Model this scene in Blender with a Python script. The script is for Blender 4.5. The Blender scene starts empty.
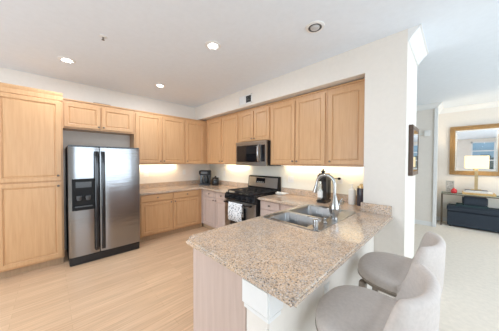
import bpy, bmesh, math, random
from mathutils import Vector, Matrix
random.seed(7)
S = bpy.context.scene
COL = S.collection
PI = math.pi

# ------------------------------------------------------------------ camera, world, light, exposure
FPX, YAW, PIT, ROL = 202.07, math.radians(45.473), math.radians(-1.071), math.radians(0.158)
CAM = Vector((4.572, -3.017, 1.486))
F = Vector((-math.sin(YAW) * math.cos(PIT), math.cos(YAW) * math.cos(PIT), math.sin(PIT)))
Rv = Vector((math.cos(YAW), math.sin(YAW), 0)); Uv = Rv.cross(F)
R2 = Rv * math.cos(ROL) + Uv * math.sin(ROL); U2 = -Rv * math.sin(ROL) + Uv * math.cos(ROL)
cd = bpy.data.cameras.new('camera'); cam = bpy.data.objects.new('camera', cd); COL.objects.link(cam)
M3 = Matrix((R2, U2, -F)).transposed()
cam.matrix_world = Matrix.Translation(CAM) @ M3.to_4x4()
cd.sensor_fit = 'HORIZONTAL'; cd.sensor_width = 36; cd.lens = 36 * FPX / 499; cd.clip_start = .05
S.camera = cam
S.view_settings.view_transform = 'Standard'; S.view_settings.look = 'None'
S.view_settings.gamma = 1; S.view_settings.use_curve_mapping = False
S.view_settings.exposure = -0.12
S.cycles.use_denoising = True
S.cycles.diffuse_bounces = 6
W = bpy.data.worlds.new('world'); S.world = W; W.use_nodes = True
W.node_tree.nodes['Background'].inputs[0].default_value = (.62, .80, 1, 1)
W.node_tree.nodes['Background'].inputs[1].default_value = 1.6

def area(name, loc, direction, sx, sy, watts, color, spread=PI):
    l = bpy.data.lights.new(name, 'AREA'); l.shape = 'RECTANGLE'; l.size = sx; l.size_y = sy
    l.energy = watts; l.color = color; l.spread = spread
    o = bpy.data.objects.new(name, l); COL.objects.link(o); o.location = loc
    o.rotation_euler = Vector(direction).to_track_quat('-Z', 'Y').to_euler()
    return o
COOL = (.80, .905, 1.0); NEUT = (.88, .94, 1.0); WARM = (1, .80, .52)
area('daylight_patio_door', (2.55, -6.05, 1.25), (0, 1, 0.30), 2.5, 2.1, 80, COOL)
area('low_front_fill', (2.55, -6.0, 1.35), (-.12, 1, -0.33), 2.4, 1.8, 9, (.70, .85, 1.0), math.radians(52))  # added narrow cool fill, aimed low at the range-side base cabinet fronts
area('daylight_living_window', (8.05, -1.6, 1.5), (-1, .0, .30), 3.6, 1.9, 108, COOL)
area('daylight_living_window_far', (8.05, 2.2, 1.5), (-1, 0, .30), 2.2, 1.9, 60, COOL)

# ------------------------------------------------------------------ materials
def nt(name):
    m = bpy.data.materials.new(name); m.use_nodes = True
    return m, m.node_tree.nodes, m.node_tree.links, m.node_tree.nodes['Principled BSDF']
def mat(name, col, rough=.5, metal=0, spec=.5, noise=0, nscale=20, bump=0, bscale=200, coat=0, emit=None, estr=0):
    m, N, L, B = nt(name)
    B.inputs['Base Color'].default_value = (*col, 1); B.inputs['Roughness'].default_value = rough
    B.inputs['Metallic'].default_value = metal; B.inputs['Specular IOR Level'].default_value = spec
    B.inputs['Coat Weight'].default_value = coat
    tc = N.new('ShaderNodeTexCoord')
    n = N.new('ShaderNodeTexNoise'); n.inputs['Scale'].default_value = nscale; n.inputs['Detail'].default_value = 4
    L.new(tc.outputs['Object'], n.inputs['Vector'])
    r = N.new('ShaderNodeValToRGB'); k = max(noise, .015)
    r.color_ramp.elements[0].position = .3; r.color_ramp.elements[1].position = .7
    r.color_ramp.elements[0].color = (*[c * (1 - k) for c in col], 1)
    r.color_ramp.elements[1].color = (*[min(1, c * (1 + k)) for c in col], 1)
    L.new(n.outputs['Fac'], r.inputs['Fac']); L.new(r.outputs['Color'], B.inputs['Base Color'])
    if bump:
        n2 = N.new('ShaderNodeTexNoise'); n2.inputs['Scale'].default_value = bscale
        L.new(tc.outputs['Object'], n2.inputs['Vector'])
        b = N.new('ShaderNodeBump'); b.inputs['Strength'].default_value = bump; b.inputs['Distance'].default_value = .004
        L.new(n2.outputs['Fac'], b.inputs['Height']); L.new(b.outputs['Normal'], B.inputs['Normal'])
    if emit:
        B.inputs['Emission Color'].default_value = (*emit, 1); B.inputs['Emission Strength'].default_value = estr
    return m
def wood(name, c1, c2, rough=.4, sc=(28, 28, 1.6), coat=.15):
    m, N, L, B = nt(name)
    tc = N.new('ShaderNodeTexCoord'); mp = N.new('ShaderNodeMapping'); mp.inputs['Scale'].default_value = sc
    L.new(tc.outputs['Object'], mp.inputs['Vector'])
    n = N.new('ShaderNodeTexNoise'); n.inputs['Scale'].default_value = 1.6; n.inputs['Detail'].default_value = 6; n.inputs['Distortion'].default_value = .6
    L.new(mp.outputs['Vector'], n.inputs['Vector'])
    r = N.new('ShaderNodeValToRGB'); r.color_ramp.elements[0].position = .25; r.color_ramp.elements[1].position = .75
    r.color_ramp.elements[0].color = (*c1, 1); r.color_ramp.elements[1].color = (*c2, 1)
    L.new(n.outputs['Fac'], r.inputs['Fac']); L.new(r.outputs['Color'], B.inputs['Base Color'])
    B.inputs['Roughness'].default_value = rough; B.inputs['Coat Weight'].default_value = coat; B.inputs['Coat Roughness'].default_value = .3
    return m
def planks(name):
    m, N, L, B = nt(name)
    tc = N.new('ShaderNodeTexCoord'); mp = N.new('ShaderNodeMapping'); mp.inputs['Rotation'].default_value = (0, 0, PI / 2)
    L.new(tc.outputs['Object'], mp.inputs['Vector'])
    b = N.new('ShaderNodeTexBrick'); b.offset = .37; b.inputs['Scale'].default_value = 1
    b.inputs['Brick Width'].default_value = 1.1; b.inputs['Row Height'].default_value = .083
    b.inputs['Mortar Size'].default_value = .0012; b.inputs['Mortar Smooth'].default_value = .3
    b.inputs['Color1'].default_value = (.675, .46, .295, 1); b.inputs['Color2'].default_value = (.605, .40, .25, 1)
    b.inputs['Mortar'].default_value = (.46, .29, .165, 1)
    L.new(mp.outputs['Vector'], b.inputs['Vector'])
    mp2 = N.new('ShaderNodeMapping'); mp2.inputs['Scale'].default_value = (40, 1.4, 1); L.new(tc.outputs['Object'], mp2.inputs['Vector'])
    n = N.new('ShaderNodeTexNoise'); n.inputs['Scale'].default_value = 1.5; n.inputs['Detail'].default_value = 5; L.new(mp2.outputs['Vector'], n.inputs['Vector'])
    mr = N.new('ShaderNodeMapRange'); mr.inputs[1].default_value = .3; mr.inputs[2].default_value = .7; mr.inputs[3].default_value = .86; mr.inputs[4].default_value = 1.12
    L.new(n.outputs['Fac'], mr.inputs['Value'])
    mx = N.new('ShaderNodeMix'); mx.data_type = 'RGBA'; mx.blend_type = 'MULTIPLY'; mx.inputs[0].default_value = 1
    L.new(b.outputs['Color'], mx.inputs[6]); L.new(mr.outputs[0], mx.inputs[7]); L.new(mx.outputs[2], B.inputs['Base Color'])
    B.inputs['Roughness'].default_value = .33; B.inputs['Specular IOR Level'].default_value = .4
    return m
def granite(name):
    m, N, L, B = nt(name)
    tc = N.new('ShaderNodeTexCoord')
    v = N.new('ShaderNodeTexVoronoi'); v.inputs['Scale'].default_value = 170; v.inputs['Randomness'].default_value = 1
    L.new(tc.outputs['Object'], v.inputs['Vector'])
    sep = N.new('ShaderNodeSeparateColor'); L.new(v.outputs['Color'], sep.inputs[0])
    r = N.new('ShaderNodeValToRGB'); cr = r.color_ramp; cr.interpolation = 'CONSTANT'
    stops = [(0, (.16, .135, .12)), (.06, (.37, .31, .265)), (.22, (.60, .455, .335)), (.50, (.665, .52, .39)), (.70, (.53, .395, .28)), (.84, (.71, .62, .53)), (.94, (.50, .475, .45))]
    cr.elements[0].position = 0; cr.elements[0].color = (*stops[0][1], 1); cr.elements[1].position = stops[1][0]; cr.elements[1].color = (*stops[1][1], 1)
    for p, c in stops[2:]:
        e = cr.elements.new(p); e.color = (*c, 1)
    L.new(sep.outputs[0], r.inputs['Fac'])
    n = N.new('ShaderNodeTexNoise'); n.inputs['Scale'].default_value = 9; n.inputs['Detail'].default_value = 3; L.new(tc.outputs['Object'], n.inputs['Vector'])
    r2 = N.new('ShaderNodeValToRGB'); r2.color_ramp.elements[0].color = (.88, .89, .92, 1); r2.color_ramp.elements[1].color = (1.06, 1.0, .94, 1)
    r2.color_ramp.elements[0].position = .35; r2.color_ramp.elements[1].position = .65
    L.new(n.outputs['Fac'], r2.inputs['Fac'])
    mx = N.new('ShaderNodeMix'); mx.data_type = 'RGBA'; mx.blend_type = 'MULTIPLY'; mx.inputs[0].default_value = 1
    L.new(r.outputs['Color'], mx.inputs[6]); L.new(r2.outputs['Color'], mx.inputs[7]); L.new(mx.outputs[2], B.inputs['Base Color'])
    B.inputs['Roughness'].default_value = .11; B.inputs['Specular IOR Level'].default_value = .55
    return m
def steel(name, col, rough, streak=(2, 2, 160), aniso=.0, wave=0):
    m, N, L, B = nt(name)
    B.inputs['Base Color'].default_value = (*col, 1); B.inputs['Metallic'].default_value = 1
    tc = N.new('ShaderNodeTexCoord'); mp = N.new('ShaderNodeMapping'); mp.inputs['Scale'].default_value = streak
    L.new(tc.outputs['Object'], mp.inputs['Vector'])
    n = N.new('ShaderNodeTexNoise'); n.inputs['Scale'].default_value = 2; n.inputs['Detail'].default_value = 3; L.new(mp.outputs['Vector'], n.inputs['Vector'])
    mr = N.new('ShaderNodeMapRange'); mr.inputs[3].default_value = rough * .7; mr.inputs[4].default_value = rough * 1.35
    L.new(n.outputs['Fac'], mr.inputs['Value']); L.new(mr.outputs[0], B.inputs['Roughness'])
    if wave:
        mp2 = N.new('ShaderNodeMapping'); mp2.inputs['Scale'].default_value = (3, 3, 16); L.new(tc.outputs['Object'], mp2.inputs['Vector'])
        n2 = N.new('ShaderNodeTexNoise'); n2.inputs['Scale'].default_value = 1.5; L.new(mp2.outputs['Vector'], n2.inputs['Vector'])
        b = N.new('ShaderNodeBump'); b.inputs['Strength'].default_value = wave; b.inputs['Distance'].default_value = .01
        L.new(n2.outputs['Fac'], b.inputs['Height']); L.new(b.outputs['Normal'], B.inputs['Normal'])
    return m
def glass(name, tint=(1, 1, 1), gloss=.08, rough=.02):
    m, N, L, B = nt(name)
    t = N.new('ShaderNodeBsdfTransparent'); t.inputs[0].default_value = (*tint, 1)
    g = N.new('ShaderNodeBsdfGlossy'); g.inputs['Roughness'].default_value = rough
    x = N.new('ShaderNodeMixShader'); x.inputs[0].default_value = gloss
    L.new(t.outputs[0], x.inputs[1]); L.new(g.outputs[0], x.inputs[2]); L.new(x.outputs[0], N['Material Output'].inputs[0])
    return m

WALL = mat('wall_paint', (.79, .742, .68), .75, bump=.04, bscale=120)
SPLASH = mat('splash_paint', (.83, .81, .72), .6, bump=.03)
CEIL = mat('ceiling_paint', (.775, .825, .885), .85, bump=.05, bscale=90)
TRIM = mat('trim_white', (.80, .80, .79), .4)
CARPET = mat('carpet_pile', (.76, .685, .59), .95, noise=.05, nscale=22, bump=.35, bscale=160, spec=.1)
FLOORW = planks('maple_planks')
WOOD = wood('maple_cabinet', (.56, .315, .150), (.655, .40, .208))
WOODH = wood('maple_drawer', (.56, .315, .150), (.655, .40, .208), sc=(1.6, 28, 28))
WOODHY = wood('maple_drawer_side', (.56, .315, .150), (.655, .40, .208), sc=(28, 1.6, 28))
PANEL = wood('pale_pinkish_wood', (.49, .375, .32), (.575, .455, .398), rough=.45)  # paler, pinker tone than the maple; range-side base cabinets and peninsula
TOE = wood('toe_kick_wood', (.40, .27, .16), (.50, .34, .21))
GRAN = granite('speckled_granite')
STEEL = steel('brushed_steel', (.31, .312, .32), .20, wave=.10)
STEELB = steel('range_steel', (.40, .39, .375), .30)
SINKM = steel('sink_steel', (.37, .37, .372), .30, streak=(90, 2, 2))
CHROME = steel('faucet_nickel', (.45, .445, .435), .18)
PEWTER = steel('knob_pewter', (.22, .19, .16), .35)
BLACK = mat('black_gloss', (.012, .012, .014), .15)
BLACKM = mat('black_satin', (.012, .012, .013), .5, spec=.2)
IRON = mat('cast_iron', (.02, .02, .022), .55, bump=.2)
BGLASS = mat('black_glass', (.010, .010, .012), .05)
GREY = mat('grey_plastic', (.30, .32, .34), .3)
DGREY = mat('dark_grey_plastic', (.09, .095, .10), .3)
DISP = mat('display_dark', (.015, .05, .05), .2)
WHITEP = mat('white_plastic', (.85, .85, .83), .35)
FABRIC = mat('greige_fabric', (.595, .54, .502), .95, noise=.05, nscale=60, bump=.3, bscale=420, spec=.15)
LEGW = wood('weathered_leg', (.20, .165, .135), (.30, .25, .21), rough=.55)
NAIL = steel('nailhead', (.40, .36, .31), .4)
GOLD = wood('gilt_frame', (.30, .165, .055), (.42, .255, .10), rough=.35)
WALNUT = wood('walnut_frame', (.065, .035, .022), (.12, .07, .045), rough=.4)
MIRR = mat('mirror_silver', (.93, .94, .95), .0, metal=1)
PGLASS = mat('picture_glass', (.80, .84, .86), .03, metal=.95)
NAVY = mat('navy_linen', (.030, .040, .055), .9, noise=.2, nscale=60, bump=.2, bscale=300)
TEAL = mat('dark_teal_cloth', (.018, .045, .05), .8)
BRASS = steel('aged_brass', (.62, .48, .28), .28)
SHADE = mat('lamp_shade_linen', (.86, .74, .50), .8, emit=(1, .82, .50), estr=.8)
GLASS = glass('clear_glass', gloss=.09)
TGLASS = glass('table_glass', (.86, .93, .90), .14)
BOTTLE = glass('bottle_plastic', (.84, .88, .90), .16)
RED = mat('red_ceramic', (.60, .03, .035), .25)
PAPER = mat('book_paper', (.86, .85, .82), .7)
BOOKD = mat('dark_book_cover', (.06, .055, .06), .5)
TRAY = wood('honey_wood_tray', (.62, .38, .13), (.75, .52, .22))
PHOTO = mat('photo_print', (.45, .42, .38), .5, noise=.5, nscale=30)
LAMP = mat('lamp_lens', (1, 1, 1), .5, emit=(1, .97, .92), estr=14)
UCL = mat('under_cabinet_lens', (1, 1, 1), .5, emit=WARM, estr=5)
CARD = mat('brown_tray_board', (.40, .29, .20), .6)
HEDGE = mat('hedge_leaves', (.03, .085, .07), .8, noise=.7, nscale=6)
PATIO = mat('patio_concrete', (.62, .62, .60), .8)
FENCE = mat('blue_grey_siding', (.30, .45, .52), .6)
def towel_mat():
    m, N, L, B = nt('patterned_towel')
    tc = N.new('ShaderNodeTexCoord'); v = N.new('ShaderNodeTexVoronoi'); v.feature = 'DISTANCE_TO_EDGE'; v.inputs['Scale'].default_value = 26
    L.new(tc.outputs['Object'], v.inputs['Vector'])
    n = N.new('ShaderNodeTexNoise'); n.inputs['Scale'].default_value = 55; L.new(tc.outputs['Object'], n.inputs['Vector'])
    a = N.new('ShaderNodeMath'); a.operation = 'MULTIPLY'; L.new(v.outputs['Distance'], a.inputs[0]); L.new(n.outputs['Fac'], a.inputs[1])
    r = N.new('ShaderNodeValToRGB'); r.color_ramp.elements[0].position = .085; r.color_ramp.elements[1].position = .12
    r.color_ramp.elements[0].color = (.80, .81, .82, 1); r.color_ramp.elements[1].color = (.16, .19, .22, 1)
    L.new(a.outputs[0], r.inputs['Fac']); L.new(r.outputs['Color'], B.inputs['Base Color']); B.inputs['Roughness'].default_value = .9
    return m
TOWEL = towel_mat()

# ------------------------------------------------------------------ mesh helpers
class MB:
    def __init__(s): s.bm = bmesh.new(); s.mi = 0
    def _set(s, faces, mi=None):
        for f in faces: f.material_index = s.mi if mi is None else mi
    def box(s, a, b, bev=0, seg=2):
        a, b = [min(p, q) for p, q in zip(a, b)], [max(p, q) for p, q in zip(a, b)]
        t = bmesh.new(); bmesh.ops.create_cube(t, size=1)
        for v in t.verts:
            for i in range(3): v.co[i] = a[i] + (v.co[i] + .5) * (b[i] - a[i])
        if bev: bmesh.ops.bevel(t, geom=t.edges[:], offset=bev, segments=seg, affect='EDGES', clamp_overlap=True)
        s.merge(t); return s
    def merge(s, t, mtx=None):
        vm = {}
        for v in t.verts: vm[v] = s.bm.verts.new(mtx @ v.co if mtx else v.co)
        for f in t.faces:
            try:
                g = s.bm.faces.new([vm[v] for v in f.verts]); g.material_index = s.mi
            except ValueError: pass
        t.free()
    def rings(s, loops, cap0=True, cap1=True, closed=True):
        R = [[s.bm.verts.new(p) for p in lp] for lp in loops]
        n = len(R[0])
        for i in range(len(R) - 1):
            for j in range(n if closed else n - 1):
                k = (j + 1) % n
                f = s.bm.faces.new((R[i][j], R[i][k], R[i + 1][k], R[i + 1][j])); f.material_index = s.mi
        if cap0: s._set([s.bm.faces.new(R[0][::-1])])
        if cap1: s._set([s.bm.faces.new(R[-1])])
        return s
    def cyl(s, p0, p1, r0, r1=None, seg=20):
        r1 = r0 if r1 is None else r1
        p0, p1 = Vector(p0), Vector(p1); d = (p1 - p0).normalized()
        u = d.orthogonal().normalized(); w = d.cross(u)
        lp = lambda p, r: [p + u * r * math.cos(2 * PI * i / seg) + w * r * math.sin(2 * PI * i / seg) for i in range(seg)]
        return s.rings([lp(p0, r0), lp(p1, r1)])
    def lathe(s, prof, c, axis=(0, 0, 1), seg=24):
        d = Vector(axis).normalized(); u = d.orthogonal().normalized(); w = d.cross(u); c = Vector(c)
        return s.rings([[c + d * h + (u * math.cos(2 * PI * i / seg) + w * math.sin(2 * PI * i / seg)) * max(r, .0004) for i in range(seg)] for r, h in prof])
    def tube(s, pts, r, seg=12):
        pts = [Vector(p) for p in pts]; rr = r if isinstance(r, (list, tuple)) else [r] * len(pts)
        loops = []; u = None
        for i, p in enumerate(pts):
            d = (pts[min(i + 1, len(pts) - 1)] - pts[max(i - 1, 0)]).normalized()
            if u is None: u = d.orthogonal().normalized()
            u = (u - d * u.dot(d)).normalized(); w = d.cross(u)
            loops.append([p + (u * math.cos(2 * PI * k / seg) + w * math.sin(2 * PI * k / seg)) * rr[i] for k in range(seg)])
        return s.rings(loops)
    def panel(s, o, u, v, n, w, h, loops):
        """rectangular relief: loops = (inset, height along n)"""
        o, u, v, n = Vector(o), Vector(u), Vector(v), Vector(n)
        L = []
        for ins, z in loops:
            L.append([o + u * a + v * b + n * z for a, b in ((ins, ins), (w - ins, ins), (w - ins, h - ins), (ins, h - ins))])
        if u.cross(v).dot(n) < 0: L = [l[::-1] for l in L]
        return s.rings(L)
    def cells(s, xs, ys, keep, z0, z1, bev=0, corners=()):
        t = bmesh.new(); V = {}
        def vert(i, j, z):
            if (i, j, z) not in V: V[(i, j, z)] = t.verts.new((xs[i], ys[j], z))
            return V[(i, j, z)]
        K = lambda i, j: 0 <= i < len(xs) - 1 and 0 <= j < len(ys) - 1 and keep(i, j)
        for i in range(len(xs) - 1):
            for j in range(len(ys) - 1):
                if not K(i, j): continue
                t.faces.new((vert(i, j, z1), vert(i + 1, j, z1), vert(i + 1, j + 1, z1), vert(i, j + 1, z1)))
                t.faces.new((vert(i, j + 1, z0), vert(i + 1, j + 1, z0), vert(i + 1, j, z0), vert(i, j, z0)))
                for di, dj, a, b in ((-1, 0, (i, j + 1), (i, j)), (1, 0, (i + 1, j), (i + 1, j + 1)), (0, -1, (i, j), (i + 1, j)), (0, 1, (i + 1, j + 1), (i, j + 1))):
                    if not K(i + di, j + dj):
                        t.faces.new((vert(*a, z0), vert(*b, z0), vert(*b, z1), vert(*a, z1)))
        bmesh.ops.recalc_face_normals(t, faces=t.faces[:])
        for cx, cy, r in corners:
            es = [e for e in t.edges if all(abs(v.co.x - cx) < 1e-4 and abs(v.co.y - cy) < 1e-4 for v in e.verts)]
            bmesh.ops.bevel(t, geom=es, offset=r, segments=8, affect='EDGES')
        if bev:
            es = [e for e in t.edges if len(e.link_faces) == 2 and abs(e.link_faces[0].normal.z - e.link_faces[1].normal.z) > .9]
            bmesh.ops.bevel(t, geom=es, offset=bev, segments=3, affect='EDGES')
        s.merge(t); return s
    def build(s, name, mats, parent=None, smooth=False, angle=40):
        bmesh.ops.recalc_face_normals(s.bm, faces=s.bm.faces[:])
        off = Vector((0, 0, 0)); p = parent
        while p: off += p.location; p = p.parent
        if off.length: bmesh.ops.translate(s.bm, verts=s.bm.verts[:], vec=-off)
        me = bpy.data.meshes.new(name); s.bm.to_mesh(me); s.bm.free()
        for m in (mats if isinstance(mats, (list, tuple)) else [mats]): me.materials.append(m)
        if smooth:
            for f in me.polygons: f.use_smooth = True
            try: me.set_sharp_from_angle(angle=math.radians(angle))
            except Exception: pass
        o = bpy.data.objects.new(name, me); COL.objects.link(o)
        if parent: o.parent = parent
        return o
def thing(name, loc, label, cat, group=None):
    o = bpy.data.objects.new(name, None); COL.objects.link(o); o.location = loc; o.empty_display_size = .1
    return tag(o, label, cat, group)
def tag(o, label, cat, group=None):
    o['label'] = label; o['category'] = cat
    if group: o['group'] = group
    return o
def struct(o, name=None): o['kind'] = 'structure'; return o
def copy_tree(o, parent=None):
    c = o.copy(); COL.objects.link(c); c.parent = parent
    for ch in list(o.children): copy_tree(ch, c)
    return c
def origin(o, loc):
    """move a single-mesh thing's origin to its base"""
    loc = Vector(loc); o.data.transform(Matrix.Translation(-loc)); o.location = loc; return o
X, Y, Z = Vector((1, 0, 0)), Vector((0, 1, 0)), Vector((0, 0, 1))

# ------------------------------------------------------------------ room shell
ZC = 2.827; XB, YF, YB, XR = 4.22, -6.2, 4.05, 8.2
SF = -.443; RX = 3.834; SZ = 2.505
struct(MB().box((-.15, YF - .15, -.1), (3.93, .3, 0)).build('floor', FLOORW))
struct(MB().box((3.93, YF - .15, -.1), (XR + .15, YB + .15, .0)).box((-.15, .3, -.1), (3.93, YB + .15, 0)).build('floor_carpet', CARPET))
struct(MB().box((-.15, YF - .15, ZC), (XR + .15, YB + .15, ZC + .1)).build('ceiling', CEIL))
struct(MB().box((-.15, YF, 0), (0, .3, ZC)).build('wall_left', WALL))
struct(MB().box((0, 0, 0), (RX, .3, SZ)).build('wall_range', SPLASH))
struct(MB().box((0, SF, SZ), (RX, .3, ZC)).build('wall_soffit', WALL))
struct(MB().box((RX, SF, 0), (XB, .3, ZC)).build('wall_column', WALL))
struct(MB().box((-.15, 3.27, 0), (4.26, YB + .15, ZC)).build('wall_hall', WALL))
struct(MB().box((-.15, .3, 0), (0, 3.27, ZC)).build('wall_passage', WALL))
struct(MB().box((4.26, YB, 0), (XR + .15, YB + .15, ZC)).build('wall_back', WALL))
def wall_open(name, axis, p0, p1, a0, a1, holes):
    mb = MB()
    def bx(u0, u1, z0, z1):
        if u1 - u0 < .001 or z1 - z0 < .001: return
        mb.box((u0, p0, z0), (u1, p1, z1)) if axis == 'x' else mb.box((p0, u0, z0), (p1, u1, z1))
    u = a0
    for h0, h1, z0, z1 in holes:
        bx(u, h0, 0, ZC); bx(h0, h1, 0, z0); bx(h0, h1, z1, ZC); u = h1
    bx(u, a1, 0, ZC)
    return struct(mb.build(name, WALL))
wall_open('wall_front', 'x', YF - .15, YF, -.15, XR + .15, [(1.2, 3.9, 0, 2.35), (5.2, 7.0, .55, 2.66)])
wall_open('wall_right', 'y', XR, XR + .15, YF, YB, [(-3.5, .3, .5, 2.45), (1.1, 3.3, .5, 2.45)])
def window(n, axis, p, u0, u1, z0, z1, nu, nz, name='window'):
    t = bpy.data.objects.new('%s_%d' % (name, n), None); COL.objects.link(t); t['kind'] = 'structure'
    def B(mb, a0, a1, b0, b1, d):
        return mb.box((a0, p - d, b0), (a1, p + d, b1)) if axis == 'x' else mb.box((p - d, a0, b0), (p + d, a1, b1))
    fr = MB(); w = .07
    B(fr, u0, u1, z1 - w, z1, .05); B(fr, u0, u1, z0, z0 + w, .05); B(fr, u0, u0 + w, z0, z1, .05); B(fr, u1 - w, u1, z0, z1, .05)
    for i in range(1, nu):
        c = u0 + (u1 - u0) * i / nu; B(fr, c - .035, c + .035, z0, z1, .035)
    for i in range(1, nz):
        c = z0 + (z1 - z0) * i / nz; B(fr, u0, u1, c - .03, c + .03, .03)
    fr.build('window_frame', TRIM, t)
    B(MB(), u0 + .02, u1 - .02, z0 + .02, z1 - .02, .004).build('window_pane', GLASS, t)
window(1, 'x', YF - .07, 1.2, 3.9, 0, 2.35, 3, 1, 'door')
window(1, 'x', YF - .07, 5.2, 7.0, .55, 2.66, 2, 4)
window(2, 'y', XR + .07, -3.5, .3, .5, 2.45, 3, 1)
window(3, 'y', XR + .07, 1.1, 3.3, .5, 2.45, 2, 1)
# outdoors behind the camera (seen only in the mirror)
struct(MB().box((-2, -14, -.2), (16, YF - .16, -.1)).build('ground_patio', PATIO))
mbh = MB()
for i in range(12): mbh.box((3.2 + i * .5, -9.8 + .05 * (i % 3), -.1), (3.7 + i * .5, -9.1, 1.45 + .18 * ((i * 7) % 4)), .06)
tag(mbh.build('hedge', HEDGE), 'dark clipped hedge outside the window seen in the mirror', 'hedge')
struct(MB().box((1, -13.2, -.1), (12, -13, 3.4)).build('wall_neighbour', FENCE))
# crown mouldings and baseboards
def crown(name, p, q, nrm, mat_=TRIM, drop=.115, out=.10, m0=0, m1=0):
    p, q, n = Vector(p), Vector(q), Vector(nrm); e = (q - p).normalized()
    prof = [(0, -drop), (.012, -drop), (.018, -drop * .86), (.05, -drop * .5), (out * .82, -drop * .22), (out * .86, -.014), (out, -.012), (out, 0), (0, 0)]
    mb = MB(); mb.rings([[c + n * a + Z * b + e * (a * m) for a, b in prof] for c, m in ((p, m0), (q, m1))])
    return struct(mb.build(name, mat_))
crown('trim_1', (XB, SF, ZC), (XB, .3, ZC), (1, 0, 0), drop=.125, out=.105)
crown('trim_2', (2.2, 3.27, ZC), (4.26, 3.27, ZC), (0, -1, 0), m1=1)
crown('trim_3', (4.26, 3.27, ZC), (4.26, YB, ZC), (1, 0, 0), m0=-1, m1=-1)
crown('trim_4', (4.26, YB, ZC), (XR, YB, ZC), (0, -1, 0), m0=1)
struct(MB().box((4.225, 3.235, 0), (4.29, 3.31, ZC - .11), .006).build('trim_5', TRIM))
def base(name, a, b): return struct(MB().box(a, b, .004).build(name, TRIM))
base('baseboard_hall', (2.2, 3.255, 0), (4.225, 3.27, .10))
base('baseboard_hall_end', (4.26, 3.31, 0), (4.275, YB, .10))
base('baseboard_back', (4.275, YB - .015, 0), (XR, YB, .10))
base('baseboard_column_end', (XB, SF + .02, 0), (XB + .014, .3, .10))
# pony wall under the bar
PX0, PX1, PY = 3.79, 3.95, -2.274
struct(MB().box((PX0, PY, 0), (PX1, SF - .0005, .873), .008).build('wall_peninsula', WALL))
struct(MB().box((PX0 - .012, PY - .022, .735), (PX1 + .02, PY + .10, .872), .008, 2).box((PX0 - .006, PY - .012, .705), (PX1 + .012, PY + .09, .737), .006).build('trim_6', TRIM))
struct(MB().box((PX1, PY + .005, 0), (PX1 + .014, SF, .10), .004).build('baseboard_peninsula', TRIM))

# ------------------------------------------------------------------ cabinets
DOOR = lambda t: [(0, 0), (0, t - .003), (.003, t), (.052, t), (.0545, t - .010), (.062, t - .013), (.066, t - .013), (.072, t - .006), (.086, t - .005)]
DRAW = lambda t: [(0, 0), (0, t - .004), (.004, t), (.012, t)]
def knob(parent, p, n):
    mb = MB(); mb.lathe([(.007, 0), (.006, .012), (.011, .016), (.0145, .022), (.012, .028), (.004, .031)], p, n, 14)
    return mb.build('knob', PEWTER, parent, True)
def front(cab, kind, face, a0, a1, z0, z1, kn=None, mat_=None):
    """face: ('x', value) faces +x, ('y', value) faces -y, ('-x', value) faces -x"""
    ax, val = face; t = .02
    n = {'x': X, 'y': -Y, '-x': -X}[ax]
    u = Y if ax in ('x', '-x') else X
    o = (X * val + Y * a0 if ax in ('x', '-x') else X * a0 + Y * val) + Z * z0
    mb = MB(); mb.panel(o, u, Z, n, a1 - a0, z1 - z0, DOOR(t) if kind == 'door' else DRAW(t))
    d = mb.build(kind, mat_ or (WOOD if kind == 'door' else (WOODHY if ax in ('x', '-x') else WOODH)), cab)
    if kn:
        ka, kz = kn; p = (X * val + Y * ka if ax in ('x', '-x') else X * ka + Y * val) + Z * kz + n * t
        knob(d, p, n)
    return d
G1, G2, G3 = 'wall cabinets on the fridge side', 'wall cabinets on the range side', 'base cabinets'
# pantry
c = thing('pantry_cabinet', (.3, -3.2, 0), 'tall floor-standing maple pantry cabinet left of the refrigerator', 'cabinet')
PF = .633
MB().box((.002, -3.53, .10), (PF, -2.889, 2.36), .002).build('carcass', WOOD, c)
MB().box((.002, -3.53, 0), (PF - .07, -2.9, .0995)).build('toe_kick', TOE, c)
front(c, 'door', ('x', PF), -3.505, -2.908, 1.215, 2.335, (-2.945, 1.285))
front(c, 'door', ('x', PF), -3.505, -2.908, .125, 1.195, (-2.945, 1.14))
cr = [(0, 2.345), (.008, 2.345), (.012, 2.40), (.022, 2.43), (.026, 2.45), (0, 2.45)]
mb = MB(); mb.rings([[(PF + a, y, z) for a, z in cr] for y in (-3.53, -2.885)]); mb.box((.002, -3.53, 2.361), (PF, -2.889, 2.448)); mb.build('crown', WOOD, c)
# over-fridge
UF = .33 - .02
c = thing('wall_cabinet', (.15, -2.39, 2.0), 'short maple wall cabinet with two doors above the refrigerator', 'cabinet', G1)
MB().box((.002, -2.888, 2.0), (UF, -1.886, 2.44), .002).build('carcass', WOOD, c)
front(c, 'door', ('x', UF), -2.865, -2.405, 2.025, 2.40, (-2.43, 2.06)); front(c, 'door', ('x', UF), -2.385, -1.92, 2.025, 2.40, (-2.36, 2.06))
MB().box((.002, -2.888, 2.441), (UF + .016, -1.886, 2.462), .003).build('top_rail', WOOD, c)
def upper(axis, a0, a1, z0, z1, doors, label, group, top=2.462):
    mid = (a0 + a1) / 2
    loc = (.15, mid, z0) if axis == 'x' else (mid, -.15, z0)
    c = thing('wall_cabinet', loc, label, 'cabinet', group)
    def B(a, b, d0, d1, zz0, zz1, bev=.002):
        return MB().box((d0, a, zz0), (d1, b, zz1), bev) if axis == 'x' else MB().box((a, -d0, zz0), (b, -d1, zz1), bev)
    B(a0, a1, .002, UF, z0, top - .022).build('carcass', WOOD, c)
    B(a0, a1, .002, UF + .016, top - .0215, top).build('top_rail', WOOD, c)
    for d0, d1, k in doors:
        front(c, 'door', (axis, UF if axis == 'x' else -UF), d0, d1, z0 + .018, top - .06, (k, z0 + .06))
    return c
ZU = 1.434
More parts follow.
